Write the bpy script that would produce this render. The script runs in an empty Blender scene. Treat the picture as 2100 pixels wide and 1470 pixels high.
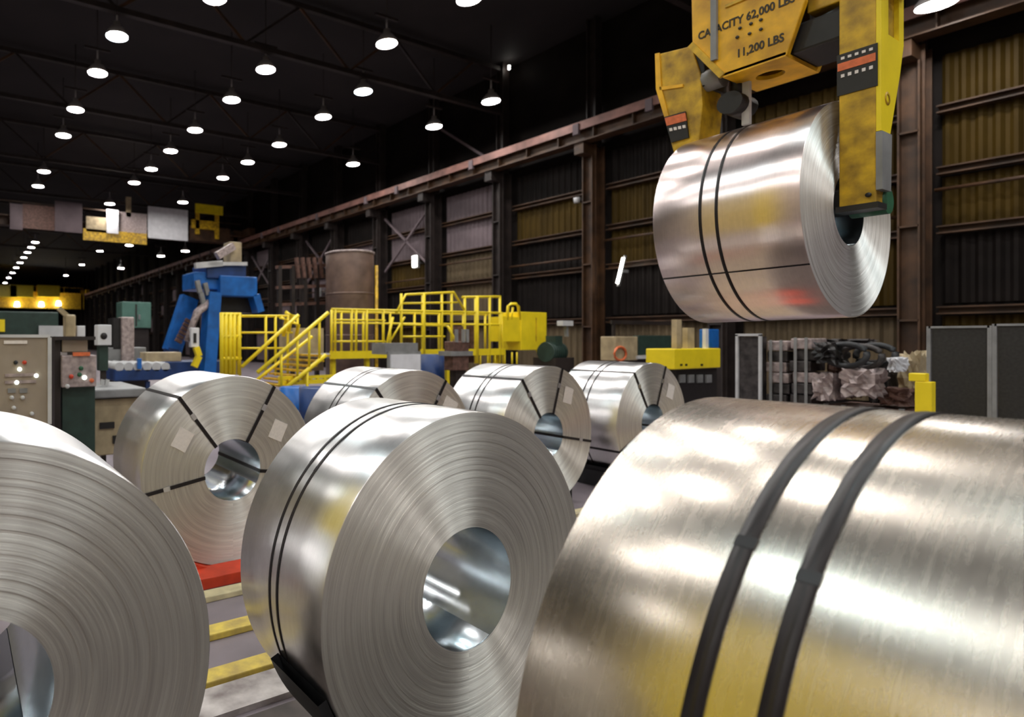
import bpy, bmesh, math, random
from mathutils import Vector, Matrix
random.seed(7)
S = bpy.context.scene
COL = S.collection
PI = math.pi

# ------------------------------------------------------------------ camera, world, exposure
CAM_H = 2.11
F_PX, CX, HOR = 1200.0, 560.0, 695.0
YAW = math.atan2(652, 1200)
cam_d = bpy.data.cameras.new('camera')
cam = bpy.data.objects.new('camera', cam_d)
COL.objects.link(cam)
cam.location = (0, 0, CAM_H)
cam.rotation_euler = (PI / 2, 0, -YAW)
cam_d.sensor_width = 36
cam_d.lens = 36 * F_PX / 2100
cam_d.shift_x = (1050 - CX) / 2100
cam_d.shift_y = -(735 - HOR) / 2100
cam_d.clip_end = 400
cam_d.dof.use_dof = True
cam_d.dof.focus_distance = 3.2
cam_d.dof.aperture_fstop = 1.7
S.camera = cam
w = bpy.data.worlds.new('world'); S.world = w
w.use_nodes = True
w.node_tree.nodes['Background'].inputs[0].default_value = (0.010, 0.009, 0.010, 1)
w.node_tree.nodes['Background'].inputs[1].default_value = 1.0
S.view_settings.view_transform = 'Standard'
S.view_settings.look = 'None'
S.view_settings.gamma = 1
S.view_settings.use_curve_mapping = False
S.view_settings.exposure = 0.9
LAMP_STRENGTH = 75.0

FW = Vector((math.sin(YAW), math.cos(YAW), 0)); RT = Vector((math.cos(YAW), -math.sin(YAW), 0))
def ray(u, v): return FW + RT * ((u - CX) / F_PX) + Vector((0, 0, (HOR - v) / F_PX))
O = Vector((0, 0, CAM_H))
def on_y(u, v, Y): d = ray(u, v); return O + d * (Y / d.y)
def on_x(u, v, X): d = ray(u, v); return O + d * (X / d.x)
def on_z(u, v, Z): d = ray(u, v); return O + d * ((Z - CAM_H) / d.z)

# ------------------------------------------------------------------ materials
MATS = {}
def mat(name, col, rough=.5, metal=0., var=.25, scale=6., bump=0., emit=None, estr=0., stretch=(1, 1, 1), dark=None, spec=.5):
    if name in MATS: return MATS[name]
    m = bpy.data.materials.new(name); m.use_nodes = True; MATS[name] = m
    nt = m.node_tree; N = nt.nodes; L = nt.links; b = N['Principled BSDF']
    b.inputs['Roughness'].default_value = rough; b.inputs['Metallic'].default_value = metal
    b.inputs['Specular IOR Level'].default_value = spec
    if emit:
        b.inputs['Base Color'].default_value = (*col, 1)
        b.inputs['Emission Color'].default_value = (*emit, 1); b.inputs['Emission Strength'].default_value = estr
        return m
    tc = N.new('ShaderNodeTexCoord'); mp = N.new('ShaderNodeMapping'); mp.inputs['Scale'].default_value = stretch
    L.new(tc.outputs['Object'], mp.inputs[0])
    n = N.new('ShaderNodeTexNoise'); n.inputs['Scale'].default_value = scale; n.inputs['Detail'].default_value = 6
    L.new(mp.outputs[0], n.inputs['Vector'])
    r = N.new('ShaderNodeValToRGB'); L.new(n.outputs['Fac'], r.inputs[0])
    d = dark or tuple(c * (1 - var) for c in col); h = tuple(min(1, c * (1 + var * .5)) for c in col)
    r.color_ramp.elements[0].position = .32; r.color_ramp.elements[1].position = .68
    r.color_ramp.elements[0].color = (*d, 1); r.color_ramp.elements[1].color = (*h, 1)
    L.new(r.outputs[0], b.inputs['Base Color'])
    if bump:
        bp = N.new('ShaderNodeBump'); bp.inputs['Strength'].default_value = bump; bp.inputs['Distance'].default_value = .01
        L.new(n.outputs['Fac'], bp.inputs['Height']); L.new(bp.outputs[0], b.inputs['Normal'])
    return m

def math_node(nt, op, a, b=None):
    n = nt.nodes.new('ShaderNodeMath'); n.operation = op
    for i, x in enumerate((a, b)):
        if x is None: continue
        if isinstance(x, (int, float)): n.inputs[i].default_value = x
        else: nt.links.new(x, n.inputs[i])
    return n.outputs[0]

def coil_body_mat(name, col, rough, streak, blotch, an=.7):
    m = bpy.data.materials.new(name); m.use_nodes = True; MATS[name] = m
    nt = m.node_tree; N = nt.nodes; L = nt.links; b = N['Principled BSDF']
    b.inputs['Metallic'].default_value = 1; b.inputs['Anisotropic'].default_value = an; b.inputs['Anisotropic Rotation'].default_value = .25
    tg = N.new('ShaderNodeTangent'); tg.direction_type = 'RADIAL'; tg.axis = 'Y'; L.new(tg.outputs[0], b.inputs['Tangent'])
    tc = N.new('ShaderNodeTexCoord'); sp = N.new('ShaderNodeSeparateXYZ'); L.new(tc.outputs['Object'], sp.inputs[0])
    th = math_node(nt, 'ARCTAN2', sp.outputs['X'], sp.outputs['Z'])
    cb = N.new('ShaderNodeCombineXYZ')
    L.new(math_node(nt, 'MULTIPLY', sp.outputs['Y'], 110.), cb.inputs[0]); L.new(math_node(nt, 'MULTIPLY', th, 5.), cb.inputs[1])
    n1 = N.new('ShaderNodeTexNoise'); n1.inputs['Scale'].default_value = 1; n1.inputs['Detail'].default_value = 4; L.new(cb.outputs[0], n1.inputs['Vector'])
    n2 = N.new('ShaderNodeTexNoise'); n2.inputs['Scale'].default_value = 26; n2.inputs['Detail'].default_value = 5; L.new(tc.outputs['Object'], n2.inputs['Vector'])
    vo = N.new('ShaderNodeTexVoronoi'); vo.inputs['Scale'].default_value = 95; L.new(tc.outputs['Object'], vo.inputs['Vector'])
    mix = math_node(nt, 'ADD', math_node(nt, 'MULTIPLY', n1.outputs['Fac'], streak), math_node(nt, 'MULTIPLY', n2.outputs['Fac'], blotch))
    vr = math_node(nt, 'MULTIPLY', vo.outputs['Distance'], .04 * blotch)
    tot = math_node(nt, 'ADD', mix, vr)
    rg = math_node(nt, 'ADD', math_node(nt, 'MULTIPLY', tot, .08), rough - .04 * (streak + blotch))
    L.new(rg, b.inputs['Roughness'])
    r = N.new('ShaderNodeValToRGB'); L.new(tot, r.inputs[0])
    r.color_ramp.elements[0].position = .25 * (streak + blotch); r.color_ramp.elements[1].position = .75 * (streak + blotch)
    r.color_ramp.elements[0].color = (*[c * .90 for c in col], 1); r.color_ramp.elements[1].color = (*[min(1, c * 1.06) for c in col], 1)
    L.new(r.outputs[0], b.inputs['Base Color'])
    bp = N.new('ShaderNodeBump'); bp.inputs['Strength'].default_value = .03; bp.inputs['Distance'].default_value = .002
    L.new(tot, bp.inputs['Height']); L.new(bp.outputs[0], b.inputs['Normal'])
    return m

def coil_face_mat(name, col, rough):
    m = bpy.data.materials.new(name); m.use_nodes = True; MATS[name] = m
    nt = m.node_tree; N = nt.nodes; L = nt.links; b = N['Principled BSDF']
    b.inputs['Metallic'].default_value = .80; b.inputs['Roughness'].default_value = rough
    b.inputs['Anisotropic'].default_value = .97; b.inputs['Anisotropic Rotation'].default_value = .25
    tg = N.new('ShaderNodeTangent'); tg.direction_type = 'RADIAL'; tg.axis = 'Y'; L.new(tg.outputs[0], b.inputs['Tangent'])
    tc = N.new('ShaderNodeTexCoord'); sp = N.new('ShaderNodeSeparateXYZ'); L.new(tc.outputs['Object'], sp.inputs[0])
    rad = math_node(nt, 'SQRT', math_node(nt, 'ADD', math_node(nt, 'POWER', math_node(nt, 'ABSOLUTE', sp.outputs['X']), 2.), math_node(nt, 'POWER', math_node(nt, 'ABSOLUTE', sp.outputs['Z']), 2.)))
    th = math_node(nt, 'ARCTAN2', sp.outputs['X'], sp.outputs['Z'])
    cb = N.new('ShaderNodeCombineXYZ'); L.new(math_node(nt, 'MULTIPLY', rad, 210.), cb.inputs[0]); L.new(math_node(nt, 'MULTIPLY', th, 1.4), cb.inputs[1])
    n1 = N.new('ShaderNodeTexNoise'); n1.inputs['Scale'].default_value = 1; n1.inputs['Detail'].default_value = 2; L.new(cb.outputs[0], n1.inputs['Vector'])
    cb2 = N.new('ShaderNodeCombineXYZ'); L.new(math_node(nt, 'MULTIPLY', rad, 34.), cb2.inputs[0]); L.new(math_node(nt, 'MULTIPLY', th, .7), cb2.inputs[1])
    n2 = N.new('ShaderNodeTexNoise'); n2.inputs['Scale'].default_value = 1; n2.inputs['Detail'].default_value = 3; L.new(cb2.outputs[0], n2.inputs['Vector'])
    tot = math_node(nt, 'ADD', math_node(nt, 'MULTIPLY', n1.outputs['Fac'], .5), math_node(nt, 'MULTIPLY', n2.outputs['Fac'], .5))
    r = N.new('ShaderNodeValToRGB'); L.new(tot, r.inputs[0])
    r.color_ramp.elements[0].position = .33; r.color_ramp.elements[1].position = .66
    r.color_ramp.elements[0].color = (*[c * .74 for c in col], 1); r.color_ramp.elements[1].color = (*[min(1, c * 1.15) for c in col], 1)
    L.new(r.outputs[0], b.inputs['Base Color'])
    bp = N.new('ShaderNodeBump'); bp.inputs['Strength'].default_value = .22; bp.inputs['Distance'].default_value = .003
    L.new(n1.outputs['Fac'], bp.inputs['Height']); L.new(bp.outputs[0], b.inputs['Normal'])
    return m

M_BODY = coil_body_mat('galvanised sheet', (.82, .81, .81), .31, .55, .45, .6)
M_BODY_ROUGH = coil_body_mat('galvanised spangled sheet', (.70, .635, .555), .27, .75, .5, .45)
M_BODY_PINK = coil_body_mat('galvanised bright sheet', (.95, .81, .78), .29, .35, .3, .7)
M_FACE = coil_face_mat('coil wrap edges', (.90, .85, .80), .60)
M_FACE_E = coil_face_mat('coil wrap edges pale', (.93, .89, .85), .60)
M_BORE = coil_body_mat('zinc bore', (.66, .72, .76), .22, .2, .2, .3)
M_STRAP = mat('black steel strap', (.016, .012, .013), .38, 0, .2, 30, spec=.35)
M_PAPER = mat('paper tag', (.80, .74, .70), .7, 0, .08, 40)
M_YEL = mat('safety yellow paint', (.90, .69, .015), .4, 0, .10, 3)
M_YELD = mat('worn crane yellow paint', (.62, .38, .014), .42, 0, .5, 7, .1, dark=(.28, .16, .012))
M_YELT = mat('crane yellow paint', (.86, .47, .012), .38, 0, .3, 5, dark=(.55, .28, .01))
M_BLK = mat('black grease', (.014, .012, .012), .5, .1, .3, 9)
M_RUB = mat('black rubber', (.020, .021, .024), .55, 0, .2, 12)
M_STEEL = mat('dark painted steel', (.026, .018, .016), .55, .1, .45, 2.5)
M_STEELR = mat('rust brown steel', (.066, .030, .012), .55, .1, .55, 2.)
M_RAIL = mat('pink highlight steel', (.22, .105, .085), .5, .2, .5, 1.2)  # pink tone paints lit highlights onto the top of the rust brown girder
M_GREY = mat('grey machine paint', (.25, .25, .25), .5, .1, .25, 4)
M_LGREY = mat('light grey paint', (.55, .55, .56), .5, 0, .15, 4)
M_BEIGE = mat('beige cabinet paint', (.36, .30, .235), .42, .15, .15, 3)
M_CREAM = mat('cream machine paint', (.42, .33, .20), .5, 0, .3, 4)
M_BLUE = mat('blue machine paint', (.010, .13, .47), .38, 0, .35, 3)
M_DBLUE = mat('dark blue machine paint', (.012, .045, .17), .45, 0, .35, 3)
M_TEAL = mat('teal machine paint', (.09, .20, .16), .5, 0, .2, 3)
M_TANK = mat('brown tank steel', (.19, .125, .10), .45, .25, .35, 2.5)
M_RED = mat('red saddle paint', (.62, .055, .02), .45, 0, .25, 6)
M_ORANGE = mat('orange warning print', (.72, .16, .05), .5, 0, .2, 25)
M_WHITE = mat('white board', (.72, .72, .75), .5, 0, .12, 3)
M_INK = mat('black stencil ink', (.03, .022, .012), .6, 0, .3, 20)
M_GREEN = mat('green pad', (.02, .11, .05), .5, 0, .3, 9)
M_DGREEN = mat('dark green motor paint', (.02, .045, .035), .5, 0, .3, 6)
M_SCRAP = mat('dark scrap bundle', (.060, .052, .052), .5, .3, .6, 9, .4)
M_SCRAPL = mat('pale scrap sheet', (.42, .34, .33), .5, .2, .45, 12)
M_SCRAPB = mat('brown scrap', (.14, .072, .055), .6, .2, .5, 9, .3)
M_SCREEN = mat('dark screen curtain', (.020, .019, .018), .5, 0, .4, 30)
M_LAMP = mat('lamp lens', (1, 1, 1), emit=(1, .96, .92), estr=LAMP_STRENGTH)
M_LAMPC = mat('cool lamp lens', (1, 1, 1), emit=(.80, .97, 1), estr=LAMP_STRENGTH)
M_SMALL = mat('small lamp lens', (1, 1, 1), emit=(1, .95, .85), estr=9)
M_IND = mat('lit indicator', (1, 1, 1), emit=(.9, 1, .9), estr=1.6)
M_HOUS = mat('lamp housing', (.42, .40, .40), .4, .3, .1, 3)
M_FLOOR = mat('purple grey floor', (.235, .20, .225), .42, 0, .3, 1.2, .05)
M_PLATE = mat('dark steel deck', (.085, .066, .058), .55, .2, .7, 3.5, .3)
M_WORNW = mat('worn white floor paint', (.62, .58, .57), .5, 0, .3, 4.5, .1, dark=(.16, .13, .13))
M_BARY = mat('yellow skid paint', (.78, .60, .10), .5, 0, .3, 7, dark=(.45, .33, .10))
M_BARC = mat('cream skid paint', (.66, .58, .36), .5, 0, .3, 7)
M_P_OLIVE = mat('olive wall sheet', (.062, .037, .006), .55, .1, .45, .9, stretch=(1, 1, .3), spec=.12)
M_P_BEIGE = mat('beige wall sheet', (.125, .093, .056), .55, .1, .3, .9, stretch=(1, 1, .3), spec=.12)
M_P_PINK = mat('faded pink wall sheet', (.16, .125, .135), .55, .1, .25, .9, spec=.12)
M_P_DARK = mat('dark wall sheet', (.012, .009, .008), .6, .1, .4, .9, spec=.12)
M_CEIL = mat('dark roof deck', (.016, .012, .012), .8, 0, .35, .4)
M_WALLB = mat('cream hall sheet', (.46, .41, .36), .6, .1, .3, .3)

# ------------------------------------------------------------------ mesh helpers
class MB:
    def __init__(s): s.v = []; s.f = []; s.smooth = []
    def add(s, vs, fs, sm=False):
        o = len(s.v); s.v += [tuple(x) for x in vs]
        for f in fs: s.f.append([o + i for i in f]); s.smooth.append(sm)
        return s
    def box(s, a, b):
        x0, x1 = sorted((a[0], b[0])); y0, y1 = sorted((a[1], b[1])); z0, z1 = sorted((a[2], b[2]))
        return s.add([(x0,y0,z0),(x1,y0,z0),(x1,y1,z0),(x0,y1,z0),(x0,y0,z1),(x1,y0,z1),(x1,y1,z1),(x0,y1,z1)],
              [(0,3,2,1),(4,5,6,7),(0,1,5,4),(1,2,6,5),(2,3,7,6),(3,0,4,7)])
    def bar(s, a, b, wx, wz=None):
        """rectangular bar from a to b"""
        a, b = Vector(a), Vector(b); d = (b - a).normalized(); wz = wz or wx
        up = Vector((0, 0, 1)) if abs(d.z) < .95 else Vector((0, 1, 0))
        r = d.cross(up).normalized(); u = r.cross(d)
        vs = [p + r * sx * wx / 2 + u * sz * wz / 2 for p in (a, b) for sx, sz in ((-1,-1),(1,-1),(1,1),(-1,1))]
        return s.add(vs, [(0,1,2,3),(7,6,5,4),(0,4,5,1),(1,5,6,2),(2,6,7,3),(3,7,4,0)])
    def tube(s, pts, r, n=10, closed=False, caps=True):
        pts = [Vector(p) for p in pts]; k = len(pts); rings = []
        for i, p in enumerate(pts):
            a = pts[(i - 1) % k] if (i > 0 or closed) else p; b = pts[(i + 1) % k] if (i < k - 1 or closed) else p
            d = (b - a).normalized(); up = Vector((0, 0, 1)) if abs(d.z) < .9 else Vector((0, 1, 0))
            x = d.cross(up).normalized(); y = x.cross(d)
            rr = r[i] if isinstance(r, (list, tuple)) else r
            rings.append([p + x * rr * math.cos(2*PI*j/n) + y * rr * math.sin(2*PI*j/n) for j in range(n)])
        vs = [q for R in rings for q in R]; fs = []
        for i in range(k if closed else k - 1):
            for j in range(n):
                i2 = (i + 1) % k; fs.append((i*n+j, i*n+(j+1)%n, i2*n+(j+1)%n, i2*n+j))
        s.add(vs, fs, True)
        if caps and not closed:
            o = len(s.v) - k*n
            s.f.append([o + j for j in range(n)][::-1]); s.smooth.append(False)
            s.f.append([o + (k-1)*n + j for j in range(n)]); s.smooth.append(False)
        return s
    def lathe(s, prof, n=32, axis='z', sm=True, c=(0, 0, 0), a0=0., a1=2*PI):
        """prof: list of (radius, along)"""
        full = abs(a1 - a0 - 2*PI) < 1e-6; m = n if full else n + 1; vs = []
        for r, h in prof:
            for j in range(m):
                t = a0 + (a1 - a0) * j / n
                x, y = r * math.cos(t), r * math.sin(t)
                p = (x, y, h) if axis == 'z' else (x, h, y)
                vs.append((p[0]+c[0], p[1]+c[1], p[2]+c[2]))
        fs = []
        for i in range(len(prof) - 1):
            for j in range(n):
                j2 = (j + 1) % m; q = (i*m+j, i*m+j2, (i+1)*m+j2, (i+1)*m+j)
                fs.append(q if axis == 'z' else q[::-1])
        return s.add(vs, fs, sm)
    def prism(s, poly, vec):
        n = len(poly); vec = Vector(vec); p = [Vector(q) for q in poly]
        vs = p + [q + vec for q in p]
        return s.add(vs, [tuple(range(n))[::-1], tuple(range(n, 2*n))] + [(i, (i+1) % n, n+(i+1) % n, n+i) for i in range(n)])
    def mesh(s, name):
        me = bpy.data.meshes.new(name); me.from_pydata(s.v, [], s.f); me.update()
        me.polygons.foreach_set('use_smooth', s.smooth)
        bm = bmesh.new(); bm.from_mesh(me); bmesh.ops.recalc_face_normals(bm, faces=bm.faces); bm.to_mesh(me); bm.free()
        return me
    def build(s, name, m, parent=None, loc=None, bevel=0.):
        me = s.mesh(name); me.materials.append(m)
        o = bpy.data.objects.new(name, me); COL.objects.link(o)
        if parent: o.parent = parent
        if loc: o.location = loc
        if bevel:
            b = o.modifiers.new('bevel', 'BEVEL'); b.width = bevel; b.segments = 2; b.limit_method = 'ANGLE'
        return o
def empty(name, label, cat, loc=(0,0,0), group=None, rot=(0,0,0)):
    o = bpy.data.objects.new(name, None); COL.objects.link(o); o.location = loc; o.rotation_euler = rot
    o.empty_display_size = .1
    return tag(o, label, cat, group)
def tag(o, label, cat, group=None, kind=None):
    o['label'] = label; o['category'] = cat
    if group: o['group'] = group
    if kind: o['kind'] = kind
    return o
def struct(o, label=None):
    o['kind'] = 'structure'
    if label: o['label'] = label
    return o
def inst(me, name, parent, loc=(0,0,0), m=None, rot=(0,0,0)):
    o = bpy.data.objects.new(name, me); COL.objects.link(o); o.parent = parent; o.location = loc; o.rotation_euler = rot
    if m:
        o.material_slots[0].link = 'OBJECT'; o.material_slots[0].material = m
    return o
def one(me, m): me.materials.append(m); return me
def text(name, body, size, m, parent, mw, ext=.002, align='LEFT'):
    c = bpy.data.curves.new(name, 'FONT'); c.body = body; c.size = size; c.extrude = ext; c.align_x = align; c.offset = .0022; c.resolution_u = 3
    c.materials.append(m)
    o = bpy.data.objects.new(name, c); COL.objects.link(o); o.parent = parent; o.matrix_local = mw
    bpy.context.view_layer.update()
    me = bpy.data.meshes.new_from_object(o.evaluated_get(bpy.context.evaluated_depsgraph_get()))
    bpy.data.objects.remove(o); me.name = name
    o = bpy.data.objects.new(name, me); COL.objects.link(o); o.parent = parent; o.matrix_local = mw
    return o

# ------------------------------------------------------------------ the hall shell
X_WALL, Z_CEIL, Y_FAR, X_LEFT, Y_BACK = 24.0, 15.6, 175.0, -13.0, -13.0
fl = struct(MB().box((X_LEFT, Y_BACK, -.3), (X_WALL + .6, Y_FAR, 0)).build('floor', M_FLOOR), 'purple grey concrete mill floor')
struct(MB().box((X_LEFT, Y_BACK, Z_CEIL), (X_WALL + .6, Y_FAR, Z_CEIL + .3)).build('ceiling', M_CEIL), 'dark roof deck high above the mill')
struct(MB().box((X_LEFT - .3, Y_BACK, 0), (X_LEFT, Y_FAR, Z_CEIL)).build('wall_left', M_WALLB), 'tan sheeted long wall')
struct(MB().box((X_LEFT, Y_FAR, 0), (X_WALL + .6, Y_FAR + .3, Z_CEIL)).build('wall_far', M_P_DARK), 'dark end wall of the hall')
struct(MB().box((X_LEFT, Y_BACK - .3, 0), (X_WALL + .6, Y_BACK, Z_CEIL)).build('wall_back', M_WALLB), 'tan sheeted end wall')
wall = struct(MB().box((X_WALL + .25, Y_BACK, 0), (X_WALL + .6, Y_FAR, Z_CEIL)).build('wall_right', M_P_DARK), 'dark sheeted side wall with steel columns and girts')

BAY = 4.68
def yb(i): return 5.83 + BAY * i      # column line i
# columns: built-up H sections
cm = MB()
cm.box((.3, -.27, 0), (.34, .27, 10.2)).box((.86, -.27, 0), (.9, .27, 10.2)).box((.34, -.03, 0), (.86, .03, 10.2)).box((-.45, -.2, 9.75), (.3, .2, 10.19)).box((.1, -.22, 0), (.3, -.18, 9.75)).box((.1, .18, 0), (.3, .22, 9.75))
for z in (2.6, 5.2, 7.8): cm.box((.1, -.2, z), (.3, .2, z + .05))
cm = one(cm.mesh('column'), M_STEEL)
um = one(MB().box((.35, -.2, 10.2), (.8, -.16, Z_CEIL)).box((.35, .16, 10.2), (.8, .2, Z_CEIL)).box((.55, -.16, 10.2), (.59, .16, Z_CEIL)).mesh('upper_column'), M_STEEL)
for i in range(-5, 34):
    inst(cm, 'column', wall, (X_WALL - .95, yb(i), 0), M_STEELR if i in (0, 2) else None)
    inst(um, 'upper_column', wall, (X_WALL - .95, yb(i), 0))
# girts (one per bay and tier) and corrugated sheets
gm = one(MB().box((-.16, 0, -.11), (.12, BAY - .74, -.07)).box((-.16, 0, .07), (.12, BAY - .74, .11)).box((.06, 0, -.07), (.12, BAY - .74, .07)).mesh('girt'), M_STEELR)
pip = one(MB().tube([(0, 0, 0), (0, BAY - .74, 0)], .05, 8).mesh('wall_pipe'), M_STEELR)
def sheet_mesh(h):
    n = 26; L = BAY - .8; b = MB(); vs = []; fs = []
    for k in range(2 * n + 1):
        y = L * k / (2 * n); x = .035 if k % 4 in (0, 1) else -.035
        vs += [(x, y, 0), (x, y, h)]
    for k in range(2 * n): fs.append((2*k, 2*k+2, 2*k+3, 2*k+1))
    return one(b.add(vs, fs).mesh('wall_sheet'), M_P_OLIVE)
TIERS = [(.25, 2.75), (3.1, 5.0), (5.25, 6.6), (6.9, 8.35), (8.6, 10.0)]
sheets = [sheet_mesh(b - a) for a, b in TIERS]
for i in range(-3, 30):
    y0 = yb(i) + .4
    for t, (a, b) in enumerate(TIERS):
        m = M_P_OLIVE
        if i in (0,) and t in (0, 1): m = M_P_BEIGE if t == 0 else M_P_OLIVE
        if i == -1: m = M_P_DARK if t == 1 else M_P_OLIVE
        if i == 1: m = (M_P_BEIGE, M_P_DARK, M_P_OLIVE, M_P_OLIVE, M_P_DARK)[t]
        if i == 2: m = (M_P_BEIGE, M_P_DARK, M_P_DARK, M_P_OLIVE, M_P_DARK)[t]
        if i == 3: m = (M_P_BEIGE, M_P_BEIGE, M_P_BEIGE, M_P_PINK, M_P_PINK)[t]
        if i == 4: m = (M_P_OLIVE, M_P_DARK, M_P_OLIVE, M_P_PINK, M_P_PINK)[t]
        if i > 4: m = M_P_DARK if (i * 7 + t * 3) % 4 else M_P_PINK
        inst(sheets[t], 'wall_sheet', wall, (X_WALL + .16, y0, a), m)
    if i < 24:
        for z in (2.9, 5.12, 6.75, 8.45): inst(gm, 'girt', wall, (X_WALL - .02, y0 - .03, z))
        inst(pip, 'wall_pipe', wall, (X_WALL - .3, y0 - .03, 6.2 if i % 2 else 5.6))
# cross braces
for i in (4, 6, 8):
    for s_ in (0, 1):
        a = Vector((X_WALL - .35, yb(i) + .4, 6.3 if s_ else 9.6)); b = Vector((X_WALL - .35, yb(i + 1) - .4, 9.6 if s_ else 6.3))
        MB().bar(a, b, .12).build('brace', M_P_PINK, wall)
MB().bar((X_WALL - .35, yb(4) + .1, 14.2), (X_WALL - .35, yb(3) + .1, 10.6), .12).build('brace', M_P_PINK, wall)

# roof trusses across the hall
def truss(i):
    y = yb(i); g = bpy.data.objects.new('trim_%d' % (i + 6), None); COL.objects.link(g); struct(g, 'dark steel roof truss spanning the hall')
    MB().box((X_LEFT, y - .1, 13.1), (X_WALL, y + .1, 13.3)).build('bottom_chord', M_STEEL, g)
    MB().box((X_LEFT, y - .1, 15.2), (X_WALL, y + .1, 15.4)).build('top_chord', M_STEEL, g)
    x = X_LEFT + 1; k = 0
    while x < X_WALL - 2.5:
        z0, z1 = (13.25, 15.25) if k % 2 else (15.25, 13.25)
        MB().bar((x, y, z0), (x + 2.4, y, z1), .09).build('web_member', M_STEELR if k % 3 else M_STEEL, g)
        x += 2.4; k += 1
for i in (-1, 1, 3, 5, 7, 9, 12, 15): truss(i)

# crane runway girder along the right wall
rg = empty('crane_runway', 'long weathered crane runway girder and rail along the wall columns', 'crane rail', (X_WALL - 1.2, Y_BACK, 10.2))
Lr = Y_FAR - Y_BACK
MB().box((-.30, 0, 0), (.30, Lr, .04)).build('bottom_flange', M_STEELR, rg)
MB().box((-.03, 0, .04), (.03, Lr, .72)).build('web', M_STEELR, rg)
MB().box((-.36, 0, .72), (.36, Lr, .78)).build('top_flange', M_RAIL, rg)
MB().box((-.05, 0, .78), (.05, Lr, .92)).build('rail', M_RAIL, rg)
MB().box((-.36, 0, .46), (-.31, Lr, .72)).build('conductor_bar', M_RAIL, rg)
sm_ = one(MB().box((-.28, -.015, .04), (-.03, .015, .72)).mesh('stiffener'), M_STEELR)
for k in range(100): inst(sm_, 'stiffener', rg, (0, 1 + k * BAY / 3, 0))
bk = one(MB().box((-.42, -.12, .30), (-.29, .12, .74)).mesh('bracket'), M_P_PINK)
for k in range(44): inst(bk, 'bracket', rg, (0, yb(k - 4) - Y_BACK + .9 * (k % 3), 0))

# small wall lights
for u, v, lab in ((652, 597, 'small white wall light beside the brown tank'), (851, 536, 'small white wall light below the cross braces')):
    p = on_x(u, v, X_WALL - .5)
    e = empty('wall_light', lab, 'light', p)
    MB().box((-.06, -.17, -.32), (.0, .17, .32)).build('lens', M_SMALL, e)
    MB().box((0, -.22, -.38), (.16, .22, .38)).build('housing', M_GREY, e)
    MB().box((.16, -.05, -.1), (.66, .05, .1)).build('bracket', M_GREY, e)
p = on_x(1044, 138, X_WALL - .45)
e = empty('spot_light', 'tiny white spotlight high on the dark upper wall column', 'light', p)
MB().lathe([(0, -.12), (.05, -.1), (.055, .08), (0, .1)], 10).build('lens', M_SMALL, e); MB().box((.05, -.04, -.04), (.45, .04, .04)).build('bracket', M_STEEL, e)
p = on_x(1272, 555, X_WALL - .6)
e = empty('tube_light', 'slanted pale tube light on the dark wall beside the hanging coil', 'light', p)
MB().tube([(0, .12, -.5), (0, -.12, .5)], .055, 8).build('tube', M_SMALL, e)
MB().bar((.1, .14, -.6), (.1, -.14, .6), .12, .06).build('fitting', M_GREY, e)
MB().box((.1, -.04, -.06), (.5, .04, .06)).build('bracket', M_GREY, e)
p = on_x(1193, 408, X_WALL - .5)
e = empty('twin_spotlight', 'twin pale spotlight fixed by the wall column', 'light', p)
for q in (-.22, .22): MB().lathe([(.0, -.12), (.12, -.12), (.14, .1), (.0, .12)], 12, c=(0, q, 0)).build('lamp_head', M_LGREY, e)
MB().box((.05, -.3, -.05), (.6, .3, .05)).build('bracket', M_STEEL, e)

# ------------------------------------------------------------------ high-bay lamps
lens_me = one(MB().lathe([(0, 0), (.34, 0), (.36, .02)], 20).mesh('lens'), M_LAMP)
bell_me = one(MB().lathe([(.375, -.01), (.385, -.01), (.37, .10), (.22, .30), (.13, .36), (.11, .50), (.0, .52)], 20).mesh('reflector'), M_HOUS)
stem_me = one(MB().tube([(0, 0, .5), (0, 0, .95)], .03, 8).mesh('stem'), M_HOUS)
hook_me = one(MB().bar((-.5, 0, .95), (.5, 0, .95), .08).mesh('hanger'), M_STEEL)
ORD = 'first second third fourth fifth sixth seventh eighth ninth tenth eleventh twelfth thirteenth fourteenth fifteenth'.split()
def lamp(p, label, cool=False, long_=True):
    e = empty('high_bay_lamp', label, 'lamp', p, 'high-bay lamps under the roof')
    inst(lens_me, 'lens', e, m=M_LAMPC if cool else None); inst(bell_me, 'reflector', e); inst(stem_me, 'stem', e); inst(hook_me, 'hanger', e)
    h = Z_CEIL - p[2] - .95
    MB().tube([(0, 0, .95), (0, 0, .95 + h)], .02, 6).build('cable', M_STEEL, e)
def lamp_px(u, v, Z): return on_z(u, v, Z + CAM_H)
ROWS = [
 ('row above the beige control cabinet', 10.5, [(240,75,1),(200,150,0),(155,225,0),(130,278,0),(90,352,0),(78,382,0)]),
 ('row above the blue mill stand', 10.5, [(545,143,0),(475,205,0),(400,267,0),(350,310,0),(310,347,0),(275,375,0),(225,418,0)]),
 ('row above the yellow stairs', 10.5, [(745,188,1),(663,240,0),(573,297,0),(508,333,0),(457,365,0),(375,415,0),(205,515,0),(168,543,0),(135,565,0)]),
 ('row closest to the crane runway', 10.2, [(1007,208,0),(890,260,0),(724,337,0)]),
]
for desc, Z, pts in ROWS:
    for k, (u, v, c) in enumerate(pts):
        lamp(lamp_px(u, v, Z), 'glowing high-bay lamp, %s from the top of the %s' % (ORD[k], desc), bool(c))
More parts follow.
